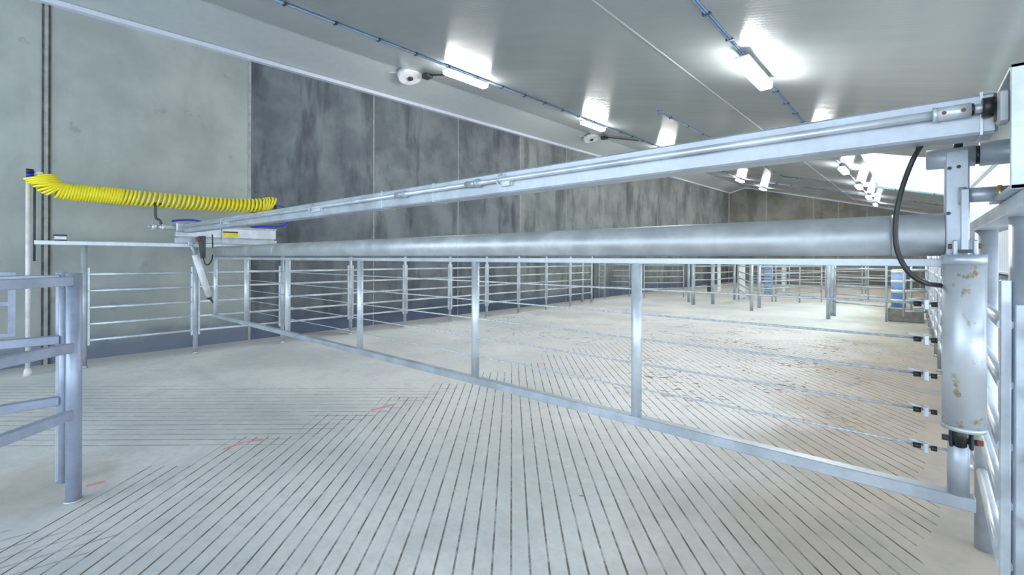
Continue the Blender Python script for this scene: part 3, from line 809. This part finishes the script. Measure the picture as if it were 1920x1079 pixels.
# black hose at the right
pts = [onbeam(1733, 268) + Vector((0, 0.02, 0.01))] + [ongate(px, py) + Vector((0, dy, 0)) for px, py, dy in
      ((1712, 315, -.2), (1692, 368, -.2), (1682, 420, -.2), (1684, 468, -.2), (1702, 506, -.2), (1730, 527, -.18))]
pts.append(oncyl(1768, 536) + Vector((0.0, 0, 0)))
t = thing('air_hose', 'black hose looping from the beam down to the large cylinder at right', 'hose', pts[0])
MB().tube(spline(pts, 8), 0.0085, 12).build('hose', M['black'], t)
# black hose at left
pts = [onx(398, 440, -8.2), onx(399, 470, -8.18), onx(397, 488, -8.15), onx(390, 497, -8.15), onx(384, 494, -8.17), onx(381, 484, -8.2), onx(376, 481, -8.22)]
t = thing('air_hose', 'thin black hose curling beside the slim white cylinder at left', 'hose', pts[0])
MB().tube(spline(pts, 8), 0.009, 8).build('hose', M['black'], t)
# yellow coil
cpts = [(72, 331, 20), (84, 341, 20), (97, 352, 17.5), (120, 359, 16), (160, 363, 16), (200, 366, 16), (250, 371, 15.5), (300, 375.5, 15), (350, 379, 14.5), (400, 383, 13.8), (450, 385.5, 13.2), (485, 385, 13), (505, 382, 12.5), (514, 382, 11.5)]
P3 = []
for px, py, r in cpts:
    p = onx(px, py, -8.36); dist = -p.x * S_ + p.y * C_
    P3.append((p, r / F_PX * dist, px))
path = spline([p for p, r, x in P3], 10); rads = []
for i in range(len(P3) - 1):
    for k2 in range(10): rads.append(P3[i][1] + (P3[i + 1][1] - P3[i][1]) * k2 / 10)
rads.append(P3[-1][1])
cum = [0.0]
for a1, b1 in zip(path, path[1:]): cum.append(cum[-1] + (b1 - a1).length)
def along(s):
    for i in range(len(cum) - 1):
        if s <= cum[i + 1]:
            f_ = (s - cum[i]) / (cum[i + 1] - cum[i])
            return path[i].lerp(path[i + 1], f_), rads[i] + (rads[i + 1] - rads[i]) * f_, (path[i + 1] - path[i]).normalized()
    return path[-1], rads[-1], (path[-1] - path[-2]).normalized()
s_, phi, hel = 0.0, 0.0, []
TR = 0.0165
hel.append(Vector((px_ + 0.02, py_ + 0.18, 2.53)))
LT = cum[-1]
while s_ < LT:
    p, r, d = along(s_)
    sd = d.cross(Vector((0, 0, 1))).normalized(); up = sd.cross(d)
    lean = 0.5 if s_ / LT < 0.08 else (0.35 if s_ / LT > 0.93 else 0.12)
    hel.append(p + (sd * math.cos(phi) + up * math.sin(phi)) * (r - TR) + d * (lean * r * math.sin(phi)))
    phi += 2 * math.pi / 16
    fr = s_ / LT
    y_ = p.y
    pitch = 0.029 if fr < 0.30 else (0.060 if fr < 0.92 else 0.045)
    if 0.30 <= fr < 0.36: pitch = 0.045
    s_ += pitch / 16
t = thing('coiled_hose', 'bright yellow coiled air hose stretched from the white pole to the left carriage', 'hose', hel[0])
MB().tube(hel, TR, 7).build('coil', M['yellow'], t)
# blue air lines at the left carriage
X_ = -8.33
pts = [onx(px, py, X_) for px, py in ((322, 415), (340, 413), (360, 413), (385, 417), (420, 422), (470, 424), (510, 425), (530, 424), (540, 416), (541, 408))]
t = thing('air_line', 'thin blue air line looping behind the left end of the beam', 'hose', pts[0])
MB().tube(spline(pts, 8), 0.014, 8).build('tube', M['blue'], t)
pts = [onx(px, py, X_) for px, py in ((516, 388), (524, 386), (532, 389), (537, 394))]
t = thing('air_line', 'short blue air line at the right end of the yellow coil', 'hose', pts[0])
MB().tube(spline(pts, 8), 0.012, 8).build('tube', M['blue'], t)
MB().cyl(onx(516, 384, X_), onx(517, 396, X_), 0.02, 8).build('fitting', M['black'], t)

# ================================================================ FAR PENS
G = lambda px, py: onz(px, py, 0).xy[:]
def gp(px, py): v = onz(px, py, 0); return (v.x, v.y)
far_posts = [((1092, 566), 'post in the dark gap at the end of the wall-side fence'),
             ((1291, 567), 'left one of two posts standing close together in front of the end wall'),
             ((1299, 571.5), 'right one of two posts standing close together in front of the end wall'),
             ((1337, 570), 'post halfway along the rails right of the close pair of posts'),
             ((1377, 562), 'post beside the white upright board in the far pens'),
             ((1409, 583), 'left post of the pair in the middle of the far pens'),
             ((1423, 578), 'right post of the pair in the middle of the far pens'),
             ((1553, 598.6), 'nearest post of the far pens, left of its pair'),
             ((1561, 592.5), 'post just right of the nearest post of the far pens')]
FPp = {}
for (p, lb_) in far_posts:
    x, y = gp(*p); FPp[p[0]] = (x, y)
    fence_post(x, y, 1.5, 0.045, 'galvanised ' + lb_, 'far pen posts', 'galv', False)
def fp(a, c, label, **kw):
    fence_panel(a, c, label, 'far pen hurdles', gap=0.062, rr=0.02, mat='galv', **{'z0': 0.0, **kw})
fp(gp(1120, 559.5), gp(1137, 560), 'narrow galvanised hurdle in the far left corner', flat=False)
fp(gp(1140, 556), gp(1183, 556), 'galvanised rails along the wall beyond the narrow hurdle', flat=False)
fp(gp(1205, 560), gp(1284, 558), 'galvanised gate in front of the end wall, right of the narrow hurdle', flat=False)
fp(FPp[1299], FPp[1337], 'short galvanised panel right of the close pair of posts', flat=False)
fp(FPp[1337], FPp[1377], 'galvanised panel leading to the white upright board', flat=False)
fp(gp(1385, 562), FPp[1409], 'galvanised panel between white board and the middle pair of posts', flat=False)
fp(FPp[1423], gp(1542, 567), 'long galvanised gate right of the middle pair of posts', flat=False)
fp(FPp[1561], (-0.42, 14.25), 'galvanised gate between the nearest far posts and the blue drum', flat=False)
fp((-0.20, 13.2), (0.30, 13.4), 'open-framed hurdle hung on the right-hand fence before the concrete block', flat=False, z0=0.24)
fp((-0.08, 14.2), (0.30, 14.33), 'open-framed hurdle just behind the one before the concrete block', flat=False, z0=0.3)
yb = 21.5
row = [(-5.3, yb), (-3.9, yb + 0.3), (-2.5, yb), (-1.2, yb + 0.4)]
for i, (a_, c_) in enumerate(zip(row, row[1:])):
    fp(a_, c_, '%s panel from the left in the rearmost row of pens' % NTH[i], flat=False)
row = [(-4.6, 18.6), (-3.7, 18.3), (-2.9, 18.6)]
for i, (a_, c_) in enumerate(zip(row, row[1:])):
    fp(a_, c_, '%s hurdle of the two standing just before the long gate end' % ('left', 'right')[i], flat=False)
row = [(-3.2, 25.0), (-1.6, 25.2), (-0.2, 25.0)]
for i, (a_, c_) in enumerate(zip(row, row[1:])):
    fp(a_, c_, '%s galvanised hurdle before the end wall behind the long gate' % ('left', 'right')[i], flat=False)
for i, (px, py, wd, mt, lb_) in enumerate(((1330, 553, 0.16, 'dark', 'dark upright board standing behind the short panel'),
        (1390, 561, 0.28, 'white', 'white upright board in the far pens beside a post'),
        (1348, 552, 0.14, 'white', 'narrow white upright board right of the dark board'),
        (1440, 552, 0.30, 'blue_paint', 'blue upright board behind the long gate'),
        (1470, 548, 0.22, 'white', 'pale upright board behind the long gate, right of the blue one'),
        (1115, 552, 0.16, 'dark', 'dark upright board in the far left corner'))):
    x, y = gp(px, py) if px != 1115 else (-8.72, 14.3)
    t = thing('upright_board', lb_, 'board', (x, y, 0))
    MB().box((x, y, 0.72), (wd, 0.05, 1.36), Matrix.Rotation(YAW, 3, 'Z'), 0.01).build('board', M[mt], t)
    for s in (-1, 1):
        MB().box((x + s * wd * 0.35 * C_, y + s * wd * 0.35 * S_, 0.03), (0.04, 0.08, 0.06), Matrix.Rotation(YAW, 3, 'Z')).build('foot', M['galv_dull'], t)
# concrete block with drum
a_, c_ = Vector((-0.455, 14.42, 0)), Vector((0.205, 14.42, 0))
t0_ = math.atan2(c_.y - a_.y, c_.x - a_.x)
nrm = Vector((-math.sin(t0_), math.cos(t0_), 0))
mid_ = (a_ + c_) / 2 + nrm * 0.55
t = thing('concrete_block', 'low grey concrete block on the floor under the blue drum', 'block', mid_)
MB().box(mid_ + Vector((0, 0, 0.16)), ((c_ - a_).length, 1.0, 0.32), Matrix.Rotation(t0_, 3, 'Z'), 0.015).build('block', M['block'], t)
d0 = Vector((-0.262, 14.9, 0.32))
t = thing('drum', 'blue and white banded upright drum standing on the concrete block', 'drum', d0)
MB().cyl(d0, d0 + Vector((0, 0, 0.92)), 0.145, 24).build('body', M['blue_paint'], t)
b = MB()
for z in (0.12, 0.36, 0.60, 0.84): b.cyl(d0 + Vector((0, 0, z)), d0 + Vector((0, 0, z + 0.08)), 0.149, 24)
b.build('band', M['white'], t)
MB().cyl(d0 + Vector((0, 0, 0.92)), d0 + Vector((0, 0, 0.95)), 0.13, 24).build('lid', M['white'], t)

for o in bpy.data.objects:
    if '_org' in o: del o['_org']
